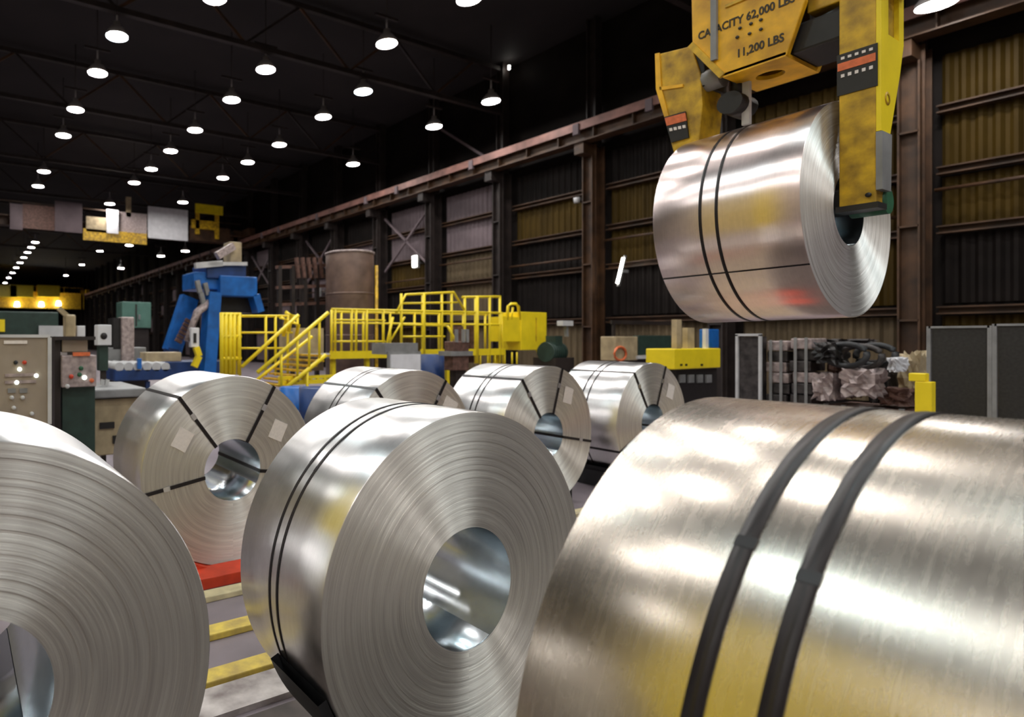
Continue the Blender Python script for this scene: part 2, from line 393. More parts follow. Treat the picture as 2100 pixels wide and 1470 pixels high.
for u, v, Z, lab in ((440, -4, 10.5, 'glowing high-bay lamp cut by the top edge above the coil row'),
                     (793, 90, 10.5, 'large glowing high-bay lamp hanging alone between the rows'),
                     (962, -2, 10.5, 'dim high-bay lamp at the top edge over the wall columns'),
                     (1920, 10, 8.3, 'glowing lamp hung low by the wall beside the yellow lifting tongs'),
                     (265, 503, 9.5, 'tiny distant lamp under the crane bridge signs'),
                     (330, 525, 8.2, 'tiny distant lamp just over the far runway rail'),
                     (380, 515, 8.0, 'tiny distant lamp above the blue mill stand top'),
                     (248, 550, 8.4, 'tiny greenish distant lamp over the green cabinet'),
                     ):
    lamp(lamp_px(u, v, Z), lab)
for k in range(9):
    t = k / 8; lamp(lamp_px(72 - 62 * t, 497 + 83 * t, 10.5), 'tiny far lamp, %s in the tight slanting line at the hall end' % ORD[k])
# the same lamp rows go on overhead and behind the camera
n_ = 0
for X in (-9., -2.5, 4.9, 10.6, 15.3):
    for Y in (-10., -5., -.5, 5., 10.5, 16.):
        dep = FW.x * X + FW.y * Y
        P = Vector((X, Y, 10.5 + CAM_H))
        if dep > 0.5:
            uu = CX + F_PX * (RT.x * X + RT.y * Y) / dep; vv = HOR - F_PX * 10.5 / dep
            if vv > -40 and -60 < uu < 2160: continue
        n_ += 1
        lamp(P, 'high-bay lamp hanging overhead outside the picture', bool(n_ % 5 == 0))

# ------------------------------------------------------------------ coils
def coil(label, X, Yf, Zc, R, r, w, body, face, bands=(), eye=(), tags=(), rot=(0,0,0), seed=1, tel=.0010, gap=None, bw=.035, tails=()):
    rnd = random.Random(seed)
    e = empty('steel_coil', label, 'steel coil', (X, Yf + w / 2, Zc - R), 'galvanised steel coils', rot)
    NS = 192; A = (0, 0, R)
    y0, y1 = -w / 2, w / 2
    MB().lathe([(R - .003, y0), (R, y0 + .003), (R, y0 + w * .3), (R, y0 + w * .6), (R, y1 - .003), (R - .003, y1)], NS, 'y').build('outer_wrap', body, e, A)
    n = 44; rr = [r + (R - .003 - r) * k / n for k in range(n + 1)]
    for nm, yy, sg in (('wrap_edges', y0, -1), ('back_edges', y1, 1)):
        prof = []; off = 0
        for k in range(n):
            off = rnd.uniform(-tel, tel) if nm == 'wrap_edges' else 0
            if k in (0, n - 1): off = 0
            prof += [(rr[k], yy + sg * off), (rr[k + 1], yy + sg * off)]
        MB().lathe(prof, NS, 'y', sm=False).build(nm, face, e, A)
    bo = MB().lathe([(r, y0), (r, y0 + w * .5), (r, y1)], 96, 'y').build('bore', M_BORE, e, A)
    # loose inner end of the sheet
    ta = rnd.uniform(3.6, 4.4); MB().lathe([(r, y0 + .004), (r - .003, y0 + .004), (r - .003, y1 - .004), (r, y1 - .004)], 24, 'y', a0=ta, a1=ta + 1.5).build('sheet_end', M_BORE, e, A)
    for f in bands:
        yc = y0 + f * w
        b = MB().lathe([(R, yc - bw/2), (R + .0035, yc - bw/2), (R + .0035, yc + bw/2), (R, yc + bw/2)], NS, 'y').build('strap', M_STRAP, e, A)
        t = math.radians(150 - 25 * f); c, s_ = math.cos(t), math.sin(t)
        # crimped seal on the strap
        P = lambda rad, dy, dt: (rad * math.cos(t + dt), yc + dy, rad * math.sin(t + dt))
        w2 = .014 / R; q = MB().add([P(R + .002, -bw*.54, -w2), P(R + .002, bw*.54, -w2), P(R + .002, bw*.54, w2), P(R + .002, -bw*.54, w2),
                      P(R + .0046, -bw*.54, -w2), P(R + .0046, bw*.54, -w2), P(R + .0046, bw*.54, w2), P(R + .0046, -bw*.54, w2)],
                     [(0,1,2,3),(4,5,6,7),(0,1,5,4),(1,2,6,5),(2,3,7,6),(3,0,4,7)])
        sl = q.build('seal', M_STRAP, e, A); sl.parent = b; sl.location = (0, 0, 0)
    for a in eye:
        t = math.radians(a); d = Vector((math.cos(t), 0, math.sin(t))); k = Vector((-math.sin(t), 0, math.cos(t))) * .016; th = .004
        q = MB()
        def slab(p0, p1, nrm):
            q.add([p0 - k, p0 + k, p1 + k, p1 - k, p0 - k + nrm, p0 + k + nrm, p1 + k + nrm, p1 - k + nrm],
                  [(0,1,2,3),(4,5,6,7),(0,1,5,4),(1,2,6,5),(2,3,7,6),(3,0,4,7)])
        Y = Vector((0, 1, 0))
        slab(d * (r - th) + Y * (y0 - .004), d * (R + th) + Y * (y0 - .004), -Y * th)
        slab(d * R + Y * (y0 - .008), d * R + Y * (y1 + .008), d * th)
        slab(d * (r - th) + Y * (y1 + .004), d * (R + th) + Y * (y1 + .004), Y * th)
        slab(d * r + Y * (y0 - .008), d * r + Y * (y1 + .008), -d * th)
        b = q.build('eye_strap', M_STRAP, e, A)
        m = d * (r + (R - r) * .62)
        q = MB(); kk = k * 1.25
        q.add([m - kk - d*.03 - Y*(-y0+.008), m + kk - d*.03 - Y*(-y0+.008), m + kk + d*.03 - Y*(-y0+.008), m - kk + d*.03 - Y*(-y0+.008),
               m - kk - d*.03 - Y*(-y0+.013), m + kk - d*.03 - Y*(-y0+.013), m + kk + d*.03 - Y*(-y0+.013), m - kk + d*.03 - Y*(-y0+.013)],
              [(0,1,2,3),(4,5,6,7),(0,1,5,4),(1,2,6,5),(2,3,7,6),(3,0,4,7)])
        sl = q.build('seal', M_BODY, e); sl.parent = b
    for ang, fr, sz, tilt in tags:
        t = math.radians(ang); rad = r + (R - r) * fr
        q = MB().box((-sz/2, -.004, -sz*.6), (sz/2, 0, sz*.6)).build('paper_tag', M_PAPER, e, (rad*math.cos(t), y0 - .006, R + rad*math.sin(t)))
        q.rotation_euler = (0, math.radians(tilt), 0)
    for a in tails:      # free outer end of the sheet: a thin raised edge along the coil
        t = math.radians(a)
        q = MB().lathe([(R, y0), (R + .004, y0), (R + .004, y1), (R, y1)], 10, 'y', a0=t - .012, a1=t).build('sheet_tail', M_STRAP, e, A)
    return e
ZB = .06
cA = coil('huge silver coil cut off by the photo edge beside the control cabinets', .016, 2.131, ZB + .861, .861, .284, .951, M_BODY, M_FACE, (), seed=3, tel=.0016)
cC = coil('silver coil in the middle with two thin straps and open bright bore', 2.169, 2.021, ZB + .85, .85, .293, .768, M_BODY, M_FACE, (.48, .575), seed=5, bw=.017)
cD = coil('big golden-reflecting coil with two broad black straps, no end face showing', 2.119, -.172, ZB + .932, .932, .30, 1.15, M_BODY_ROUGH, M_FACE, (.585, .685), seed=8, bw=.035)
cB = coil('coil behind with four black eye straps and two paper tags over red saddle', 2.229, 4.868, ZB + .856, .856, .28, .977, M_BODY, M_FACE, (), (60, 127, 189, 352), ((147, .52, .15, 30), (35, .50, .15, 25)), seed=11)
cF = coil('strapped coil mostly hidden behind the middle coil, below the white board', 4.36, 4.82, ZB + .857, .857, .278, .96, M_BODY, M_FACE, (.47, .56), (58, 128, 190, 352), ((40, .62, .2, 30),), seed=13, bw=.016)
cG = coil('third strapped coil of the rear row with one paper tag', 6.495, 4.764, ZB + .857, .857, .275, .938, M_BODY, M_FACE, (.47, .56), (72, 125, 190, 350), ((52, .56, .17, 15),), seed=17, bw=.018)
cH = coil('last strapped coil of the rear row, beside the yellow hoist block', 8.66, 4.70, ZB + .857, .857, .275, .93, M_BODY, M_FACE, (.50, .60), (68, 122, 203, 345), ((45, .58, .17, 20),), seed=19, bw=.018)
cE = coil('pinkish silver coil hanging from the yellow lifting tongs', 6.377, 1.925, 1.038 + CAM_H, .873, .291, 1.044, M_BODY_PINK, M_FACE_E, (.52, .635), rot=(math.radians(-1.0), 0, math.radians(-.5)), seed=23, bw=.022, tails=(214,), tel=.002)

# saddles
def saddle(label, X, Y0, Y1, R, m, a0, a1, th=.045, group='coil saddles'):
    e = empty('coil_saddle', label, 'saddle', (X, (Y0 + Y1) / 2, 0), group)
    h = (Y1 - Y0) / 2; zc = ZB + R
    r1 = R + .006; prof = [(r1, -h), (r1 + th, -h), (r1 + th, h), (r1, h), (r1, -h)]
    for s0, s1 in ((a0, 262), (278, a1)):
        MB().lathe(prof, 20, 'y', sm=False, c=(0, 0, zc), a0=math.radians(s0), a1=math.radians(s1)).build('pad', m, e)
    for s_, a in ((-1, max(a0, 230)), (1, min(a1, 310))):
        x = (r1 + th) * math.cos(math.radians(a)); z = zc + (r1 + th) * math.sin(math.radians(a))
        xi = (r1 + th) * math.cos(math.radians(262 if s_ < 0 else 278)); zi = zc + (r1 + th) * math.sin(math.radians(262 if s_ < 0 else 278))
        poly = []
        for k in range(9):
            aa = math.radians((a + (262 - a) * k / 8) if s_ < 0 else (a + (278 - a) * k / 8))
            poly.append((( r1 + th) * math.cos(aa), -h, max(.012, zc + (r1 + th) * math.sin(aa))))
        zf = .0115 if Y0 < 2.9 else 0.; poly += [(xi, -h, zf), (x, -h, zf)]
        MB().prism(poly, (0, 2 * h, 0)).build('cradle_block', m, e)
    return e
saddle('black rubber saddle under the middle coil, pad raised as a dark reflection', 2.169, 2.021 + .04, 2.021 + .46, .85, M_RUB, 202, 325)  # pad reaches high to draw a dark reflection on the coil side
saddle('black rubber saddle under the huge cut off coil', .016, 2.131 + .05, 2.131 + .7, .861, M_RUB, 230, 310)
saddle('black saddle under the golden-reflecting coil', 2.119, -.172 + .1, .95, .932, M_RUB, 214, 310)
saddle('red steel saddle under the coil with two tags', 2.229, 4.80, 5.7, .856, M_RED, 236, 304)
sr = [o for o in COL.objects if o.name.startswith('coil_saddle')][-1]
MB().box((-.98, -.66, .0), (.98, -.40, .10)).build('front_beam', M_RED, sr, None, .008)
saddle('dark saddle under the mostly hidden rear coil', 4.36, 4.9, 5.7, .857, M_RUB, 230, 310)
saddle('dark saddle under the third rear coil', 6.495, 4.85, 5.6, .857, M_RUB, 225, 315)
saddle('dark saddle under the last rear coil', 8.66, 4.8, 5.55, .857, M_RUB, 222, 318)
saddle('empty red saddle waiting beneath the hanging coil', 6.4, 2.0, 2.9, .857, M_RED, 232, 308)

# ------------------------------------------------------------------ floor skids, plates
def skid(y, wd, m, name, label, x0=-4, x1=9.6, h=.05):
    o = MB().box((x0, y - wd/2, 0), (x1, y + wd/2, h)).build(name, m, None, None, .008)
    return tag(o, label, 'skid beam', 'floor skid beams')
skid(3.86, .14, M_BARY, 'skid_beam', 'bright yellow skid beam, the middle one on the purple floor')
skid(3.34, .14, M_BARY, 'skid_beam', 'yellow skid beam next to the worn white floor strip')
skid(4.42, .13, M_BARC, 'skid_beam', 'cream skid beam just in front of the red saddle')
tag(MB().box((-4, 2.98, 0), (9.6, 3.24, .035)).build('floor_strip', M_WORNW), 'worn white painted steel strip on the floor', 'floor strip')
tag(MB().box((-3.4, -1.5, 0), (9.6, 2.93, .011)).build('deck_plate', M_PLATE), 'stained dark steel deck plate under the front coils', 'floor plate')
# tall yellow furnace housing standing beyond the photo edge; the coils mirror it
yh = empty('furnace_housing', 'tall yellow panelled machine housing standing beyond the huge coil', 'machine housing', (-4.6, 4.2, 0))
MB().box((-1.4, -2.6, .2), (.9, 2.15, 8.2)).build('core', M_STEEL, yh)
for k in range(4):
    for z in (0, 1, 2, 3):
        pn = MB().box((.9, -2.55 + k * 1.15, .3 + 1.98 * z), (.98, -1.45 + k * 1.15, 2.22 + 1.98 * z)).build('panel', M_YEL, yh, None, .015)
        MB().box((.98, -1.62 + k * 1.15, 1.1 + 1.98 * z), (1.03, -1.56 + k * 1.15, 1.4 + 1.98 * z)).build('handle', M_GREY, pn)
for k in range(4): MB().box((-1.3 + k * .55, -2.68, .3), (-.8 + k * .55, -2.6, 8.1)).build('panel', M_YEL, yh, None, .015)
for y in (-2.5, 2.05): MB().box((-1.4, y - .1, 0), (1.0, y + .1, .3)).build('skid', M_STEEL, yh)
MB().tube([(-.3, 1, 8.2), (-.3, 1, 10.5), (-1.5, 1, 11.4)], .25, 16).build('duct', M_GREY, yh)

# ------------------------------------------------------------------ lifting tongs
Z0 = CAM_H
tg = empty('coil_tongs', 'yellow crane lifting tongs with stencilled capacity text, holding the coil', 'lifting tongs', (6.35, 2.45, 0))
def T(m): return m
OX, OY = 6.35, 2.45
def tp(x, y, z): return (x - OX, y - OY, z)
# central hexagonal body
hexp = [(2.66, 2.33), (2.21, 2.33), (2.09, 2.72), (2.06, 3.9), (2.93, 3.9), (2.91, 2.73)]
body = MB().prism([tp(6.0, y, z + Z0) for y, z in hexp], (.06, 0, 0)).build('side_plate', M_YELT, tg, None, .008)
MB().prism([tp(6.58, y, z + Z0) for y, z in hexp], (.06, 0, 0)).build('side_plate', M_YELT, tg, None, .008)
def ring_plate():
    q = MB(); n = 32; cx_, cy_ = 6.315, 2.44; z1, z0 = 2.36 + Z0, 2.325 + Z0
    sq = []; ci = []
    for k in range(n):
        t = 2 * PI * k / n; c, s_ = math.cos(t), math.sin(t); f = 1 / max(abs(c), abs(s_))
        sq.append((cx_ + .315 * c * f, cy_ + .225 * s_ * f)); ci.append((cx_ + .10 * c, cy_ + .10 * s_))
    vs = [tp(x, y, z) for z in (z0, z1) for L_ in (sq, ci) for x, y in L_]
    fs = []
    for k in range(n):
        j = (k + 1) % n
        fs += [(k, j, n + j, n + k), (2*n + k, 3*n + k, 3*n + j, 2*n + j), (k, 2*n + k, 2*n + j, j), (n + k, n + j, 3*n + j, 3*n + k)]
    return q.add(vs, fs)
ring_plate().build('bottom_plate', M_YELT, tg)
MB().lathe([(.02, 0), (.07, 0), (.07, .3), (.02, .3)], 20, c=tp(6.315, 2.44, 2.45 + Z0)).build('sheave_pin', M_BLK, tg)
MB().box(tp(6.06, 2.2, 2.45 + Z0), tp(6.58, 2.68, 3.8 + Z0)).build('inner_block', M_BLK, tg)
MB().bar(tp(6.0, 2.665, 2.34 + Z0), tp(6.0, 2.92, 2.73 + Z0), .03, .05).build('edge_rib', M_YELD, tg)
MB().box(tp(5.965, 2.70, 2.50 + Z0), tp(6.0, 2.745, 3.9 + Z0)).build('hose_guard', M_GREY, tg)
MB().box(tp(5.985, 2.20, 2.93 + Z0), tp(6.0, 2.64, 2.955 + Z0)).build('stiffener', M_YELD, tg)
# stencilled capacity text on the plate facing the camera
# local frame: +x -> world -y, +y -> world z, normal -> world -x
def plate_m(x, y, z): return Matrix(((0, 0, -1, x - OX), (-1, 0, 0, y - OY), (0, 1, 0, z), (0, 0, 0, 1)))
t1 = text('capacity_text', 'CAPACITY 62,000 LBS', .098, M_INK, body, plate_m(5.997, 2.86, 2.745 + Z0) @ Matrix.Diagonal((.76, 1, 1, 1)))
t2 = text('weight_text', '11,200 LBS', .098, M_INK, body, plate_m(5.997, 2.56, 2.455 + Z0) @ Matrix.Diagonal((.76, 1, 1, 1)))
for k, (y, z) in enumerate(((2.53, 2.70), (2.45, 2.70), (2.38, 2.70), (2.55, 2.63), (2.46, 2.62), (2.38, 2.62))):
    MB().lathe([(0, 0), (.013, 0), (.013, .01), (0, .01)], 10, 'y', c=(0, 0, 0)).build('bolt', M_INK, body, tp(5.995, y, z + Z0)).rotation_euler = (0, 0, PI / 2)
# telescoping beam along the coil axis
MB().box(tp(6.12, 1.60, 2.66 + Z0), tp(6.52, 2.12, 3.15 + Z0)).build('telescopic_beam', M_YELD, tg, None, .01)
MB().box(tp(6.12, 2.86, 2.35 + Z0), tp(6.52, 3.1, 2.75 + Z0)).build('telescopic_beam', M_BLK, tg, None, .01)
MB().box(tp(6.10, 1.95, 2.78 + Z0), tp(6.12, 2.03, 2.86 + Z0)).build('sight_plate', M_PAPER, tg)
for k in range(4): MB().tube([tp(6.14 + .1*k, 1.9, 2.60 - .03*k + Z0), tp(6.14 + .1*k, 2.25, 2.52 - .03*k + Z0)], .035, 10).build('guide_roller', M_BLK, tg)
MB().box(tp(6.1, 1.80, 2.36 + Z0), tp(6.6, 2.22, 2.60 + Z0)).build('gear_housing', M_BLK, tg, None, .02)
MB().tube([tp(6.2, 2.75, 2.42 + Z0), tp(6.2, 3.0, 2.42 + Z0)], .10, 16).build('drive_motor', M_GREY, tg)
MB().tube([tp(6.15, 2.68, 2.14 + Z0), tp(6.45, 2.68, 2.14 + Z0)], .10, 16).build('sensor_drum', M_BLK, tg)
MB().tube([tp(6.3, 2.68, 2.20 + Z0), tp(6.3, 2.68, 2.45 + Z0)], .05, 10).build('sensor_bracket', M_BLK, tg)
MB().box(tp(6.28, 2.58, 1.94 + Z0), tp(6.32, 2.64, 2.36 + Z0)).build('feeler_rod', M_LGREY, tg)
# near arm
near = MB().prism([tp(x, 1.70, z + Z0) for x, z in ((6.08, 3.3), (6.08, 1.0), (6.26, 1.0), (6.28, 1.58), (6.46, 2.05), (6.54, 2.3), (6.54, 3.3))], (0, .21, 0)).build('arm', M_YELD, tg, None, .008)
# brighter front plate of the near arm with a slot
fp = MB()
fp.prism([tp(x, 1.672, z + Z0) for x, z in ((6.08, 2.31), (6.08, 1.56), (6.26, 1.56), (6.46, 2.05), (6.54, 2.3), (6.54, 2.31))], (0, .028, 0))
fp.box(tp(6.08, 1.672, 2.31 + Z0), tp(6.22, 1.70, 3.3 + Z0)); fp.box(tp(6.44, 1.672, 2.31 + Z0), tp(6.54, 1.70, 3.3 + Z0))
fp.build('front_plate', M_YEL, near)
MB().prism([tp(x, 1.665, z + Z0) for x, z in ((6.075, 1.555), (6.075, 1.12), (6.25, 1.12), (6.27, 1.555))], (0, .035, 0)).build('lower_plate', M_GREY, near)  # grey plate over the lower end of the near arm
MB().lathe([(.03, 0), (.05, 0), (.05, .006), (.03, .006)], 16, 'y', c=tp(6.2, 1.668, 1.82 + Z0)).build('inspection_port', M_YELD, near)
# foot and pads inside the eye
MB().box(tp(6.12, 1.72, 1.02 + Z0), tp(6.50, 2.16, 1.18 + Z0)).build('foot', M_BLK, near, None, .02)
MB().lathe([(.26, 1.93), (.26, 2.15), (.17, 2.15), (.17, 1.93), (.26, 1.93)], 24, 'y', c=(6.377 - OX, -OY, 1.045 + Z0), a0=.35, a1=PI - .35).build('lifting_pad', M_BLK, near)
MB().tube([tp(6.30, 1.69, 1.06 + Z0), tp(6.30, 1.90, 1.06 + Z0)], .10, 16).build('green_bumper', M_GREEN, near)
MB().box(tp(6.06, 1.685, .985 + Z0), tp(6.24, 1.925, 1.03 + Z0)).build('rubber_lip', M_BLK, near)
MB().lathe([(0, 0), (.018, 0), (.018, .01), (0, .01)], 10, 'y').build('bolt', M_BLK, near, tp(6.075, 1.74, 1.09 + Z0)).rotation_euler = (0, 0, PI / 2)
# warning band on the near arm
wb = MB().box(tp(6.072, 1.69, 1.90 + Z0), tp(6.30, 1.92, 2.22 + Z0)).build('warning_band', M_BLK, near)
MB().box(tp(6.068, 1.70, 2.09 + Z0), tp(6.072, 1.915, 2.15 + Z0)).build('warning_print', M_ORANGE, wb)
for k in range(5):
    MB().box(tp(6.067, 1.715 + k*.04, 2.035 + Z0), tp(6.072, 1.735 + k*.04, 2.06 + Z0)).build('warning_mark', M_PAPER, wb)
    MB().box(tp(6.067, 1.715 + k*.04, 2.175 + Z0), tp(6.072, 1.735 + k*.04, 2.195 + Z0)).build('warning_mark', M_PAPER, wb)
# far arm
fa = [(1345,112),(1418,94),(1436,150),(1441,215),(1432,300),(1384,322),(1364,250),(1347,182)]
pp = [on_x(u, v, 6.10) for u, v in fa]
farm = MB().prism([tp(*p) for p in pp], (.36, 0, 0)).build('arm', M_YELD, tg, None, .008)
def fpoly(pts, x, d, name, m, par): return MB().prism([tp(*on_x(u, v, x)) for u, v in pts], (d, 0, 0)).build(name, m, par)
fpoly([(1343,110),(1352,108),(1356,180),(1374,250),(1366,253),(1345,183)], 6.085, .015, 'edge_flange', M_YELT, farm)
fpoly([(1352,178),(1400,172),(1400,178),(1353,185)], 6.085, .015, 'rib', M_YELT, farm)
b2 = fpoly([(1362,240),(1405,228),(1412,282),(1376,292)], 6.08, .02, 'warning_band', M_BLK, farm)
fpoly([(1363,242),(1405,231),(1408,247),(1367,258)], 6.074, .006, 'warning_print', M_ORANGE, b2)
for k in range(4): fpoly([(1372+9*k,263-2*k),(1378+9*k,262-2*k),(1379+9*k,268-2*k),(1373+9*k,269-2*k)], 6.074, .006, 'warning_mark', M_PAPER, b2)
MB().box(tp(6.16, 2.72, 1.10 + Z0), tp(6.50, 3.10, 1.26 + Z0)).build('foot', M_BLK, farm, None, .02)
MB().prism([tp(6.14, y, z + Z0) for y, z in ((2.99, 1.9), (3.14, 1.9), (3.12, 1.1), (2.99, 1.1))], (.26, 0, 0)).build('lower_leg', M_YELD, farm)
for q in (6.05, 6.6): MB().box(tp(q, 2.0, 3.9 + Z0), tp(q + .05, 2.95, 4.6 + Z0)).build('hanger_plate', M_YELD, tg)
MB().tube([tp(6.33, 2.45, 4.4 + Z0), tp(6.33, 2.45, 12.9)], .06, 10).build('hoist_rope', M_BLK, tg)

# ------------------------------------------------------------------ access platform (yellow) with stairs
YP, YQ = 11.4, 12.9
pf = empty('access_platform', 'yellow railed access platform with stairs behind the coil row', 'platform', (0, 0, 0))
def rail(pts, Y=YP, r=.032, name='rail', m=None):
    MB().tube([on_y(u, v, Y) if not isinstance(u, Vector) else u for u, v in pts], r, 8).build(name, m or M_YEL, pf)
def post(u, v0, v1, Y=YP, r=.034): rail([(u, v0), (u, v1)], Y, r, 'post')
# main deck
a = on_y(676, 722, YP); b = on_y(1035, 722, YP)
MB().box((a.x, YP, a.z - .14), (b.x, YQ, a.z - .06)).build('deck', M_GREY, pf)
MB().box((a.x, YP - .03, a.z - .16), (on_y(792, 722, YP).x, YP, a.z + .02)).build('toe_plate', M_YEL, pf)
MB().box((on_y(862, 722, YP).x, YP - .03, a.z - .14), (b.x, YP, a.z + .04)).build('toe_plate', M_YEL, pf)
rail([(680, 634), (1000, 641)]); rail([(684, 656), (790, 657)], r=.026); rail([(680, 635), (680, 724)]); rail([(684, 700), (790, 700)], r=.026)
for u in (687, 721, 730, 752, 786): post(u, 635, 722)
rail([(680, 639), (1000, 645)], YQ); rail([(680, 662), (1000, 665)], YQ, .026)
for u in (700, 745, 800, 850, 900, 950, 995): post(u, 640, 722, YQ)
# raised crossover
rail([(812, 643), (832, 604), (930, 599), (957, 643)]); rail([(824, 622), (938, 620)], r=.026); rail([(826, 665), (915, 668)], r=.026); rail([(826, 690), (912, 690)], r=.026)
for u in (823, 870, 906, 926): post(u, 602, 722)
post(868, 602, 740, r=.05)
rail([(790, 720), (806, 650)]); rail([(800, 700), (830, 650)], r=.026)
rail([(948, 609), (1026, 608)]); rail([(948, 640), (1030, 642)]); rail([(948, 665), (1030, 666)], r=.026)
for u in (953, 975, 1004, 1025): post(u, 608, 745)
post(978, 608, 745, r=.05)
rail([(918, 668), (940, 710)]); rail([(1028, 640), (1032, 745)])
for u in (985, 1000, 1015, 1035, 1050, 1060): post(u, 722, 752, r=.024)
MB().box((on_y(972, 700, YP).x, YP + .3, on_y(972, 745, YP).z), (on_y(1000, 700, YP).x, YP + .8, on_y(972, 668, YP).z)).build('valve_box', M_SCRAPB, pf)
# control box at the end
c0 = on_y(1066, 718, YP); c1 = on_y(1118, 641, YP)
cb_ = MB().box((c0.x, YP - .05, c0.z), (c1.x, YP + .75, c1.z)).build('control_box', M_YEL, pf, None, .012)
MB().box((c0.x + .62, YP - .056, c0.z + .25), (c0.x + .66, YP - .05, c0.z + .95)).build('hinge', M_YELD, cb_)
d0 = on_y(1031, 700, YP); d1 = on_y(1066, 650, YP)
MB().box((d0.x, YP - .02, d0.z), (d1.x, YP + .5, d1.z)).build('box_arm', M_YEL, cb_)
rail([(1040, 655), (1042, 628), (1048, 623), (1058, 623), (1063, 628), (1066, 655)], r=.04)
rail([(1048, 655), (1052, 630)], r=.03); rail([(1100, 718), (1112, 745)], r=.02, name='strut')
# legs
for u in (690, 760, 865, 925, 1025): MB().box((on_y(u, 722, YP).x - .05, YP + .1, 0), (on_y(u, 722, YP).x + .05, YP + .2, a.z - .1)).build('leg', M_YEL, pf)
# stairs in front of the deck
YS = 10.9
for (p0, p1, Y) in (((496, 752), (612, 646), YP + .7), ((528, 764), (673, 641), YS)):
    rail([p0, p1], Y, .045, 'handrail')
rail([(580, 800), (668, 728)], YS, .05, 'stringer'); rail([(500, 800), (640, 690)], YP + .7, .04, 'stringer')
for u, v0, v1 in ((577, 722, 800), (610, 694, 775), (634, 674, 752), (655, 657, 736)): post(u, v0, v1, YS, .03)
post(630, 760, 842, YS, .035)
for k in range(7):
    p = on_y(590 + 13 * k, 792 - 10.4 * k, YS)
    MB().box((p.x - .13, YS, p.z - .02), (p.x + .13, YP + .7, p.z + .02)).build('tread', M_YELD, pf)
# lower beam with holes
q0 = on_y(573, 790, YS + .1); q1 = on_y(690, 768, YS + .1)
MB().box((q0.x, YS + .1, q0.z), (q1.x, YS + .16, q0.z + .10)).box((q0.x, YS + .1, q1.z - .07), (q1.x, YS + .16, q1.z)).build('lower_beam', M_YEL, pf)
for k in range(8):
    xx = q0.x + (q1.x - q0.x) * (k + .2) / 8; MB().box((xx, YS + .1, q0.z + .10), (xx + .06, YS + .16, q1.z - .07)).build('beam_web', M_YEL, pf)
# second railing at the far left with the ladder gate
rail([(492, 648), (612, 648)], YP + 1.2); rail([(492, 682), (600, 682)], YP + 1.2, .026); rail([(492, 714), (590, 714)], YP + 1.2, .026)
for u in (492, 545, 565, 590, 610): post(u, 646, 770, YP + 1.2)
for u in (455, 463, 472, 480, 490): post(u, 641, 768, YP + .9, .055)
for v in (645, 690, 735): rail([(452, v), (494, v)], YP + .9, .05)
for u, v in ((586, 640), (575, 650), (600, 660)): rail([(u, v), (u + 12, v + 6), (u + 6, v + 40)], YP + 1.0, .05, 'hose_guide')
g0 = on_y(604, 672, YP + 1.4); g1 = on_y(668, 760, YP + 1.4)
MB().box((g0.x, YP + 1.5, g1.z), (g1.x, YP + 2.2, g0.z)).build('pump_cabinet', M_CREAM, pf)

# blue drums and board by the platform
for u, v, lab, m in ((605, 822, 'blue drum under the yellow stairs', M_BLUE), (648, 826, 'purple blue drum beside the stair post', M_DBLUE), (885, 750, 'dark blue drum behind the rear coils', M_DBLUE)):
    p = on_y(u, v, {605: 10.1, 648: 9.0}.get(u, 10.8))
    e = empty('drum', lab, 'drum', (p.x, p.y, 0), 'blue drums')
    hh = p.z + .28
    MB().lathe([(0, .02), (.30, .02), (.31, .0), (.31, hh*.32), (.32, hh*.34), (.31, hh*.36), (.31, hh*.64), (.32, hh*.66), (.31, hh*.68), (.31, hh), (.29, hh), (.29, hh - .02), (0, hh - .02)], 24).build('shell', m, e)
    MB().lathe([(0, hh - .02), (.04, hh - .02), (.04, hh + .01), (0, hh + .01)], 12, c=(.15, 0, 0)).build('bung', M_GREY, e)
p0 = on_y(801, 757, 9.6); p1 = on_y(861, 726, 9.6)
e = empty('monitor_board', 'white board on a grey frame above the hidden coil', 'board', ((p0.x + p1.x)/2, 9.6, 0))
hx = (p1.x - p0.x) / 2
MB().box((-hx, -.02, p0.z - .3), (hx, .02, p1.z)).build('board', M_WHITE, e)
MB().box((-hx - .05, .02, p0.z - .35), (hx + .05, .06, p1.z + .06)).build('frame', M_GREY, e)
MB().box((-hx - .1, .06, p1.z + .0), (hx, .5, p1.z + .24)).build('grey_box', M_GREY, e)
for s_ in (-1, 1): MB().box((s_ * hx * .8 - .03, .1, 0), (s_ * hx * .8 + .03, .16, p1.z)).build('leg', M_GREY, e)

# ------------------------------------------------------------------ machines on the hall floor
def boxpx(u0, v0, u1, v1, Y, depth, name, m, par, bev=.01):
    a, b = on_y(u0, v1, Y), on_y(u1, v0, Y); L = par.location
    return MB().box((a.x - L.x, Y - L.y, a.z - L.z), (b.x - L.x, Y + depth - L.y, b.z - L.z)).build(name, m, par, None, bev)
def legpx(u0, v0, u1, Y, depth, name, m, par):
    a, b = on_y(u0, v0, Y), on_y(u1, v0, Y); L = par.location
    return MB().box((a.x - L.x, Y - L.y, 0), (b.x - L.x, Y + depth - L.y, a.z)).build(name, m, par)
def barpx(pts, Y, wd, name, m, par, dep=None):
    L = par.location; out = None
    for (u0, v0), (u1, v1) in zip(pts[:-1], pts[1:]):
        out = MB().bar(on_y(u0, v0, Y) - L, on_y(u1, v1, Y) - L, wd, dep or wd).build(name, m, par)
    return out
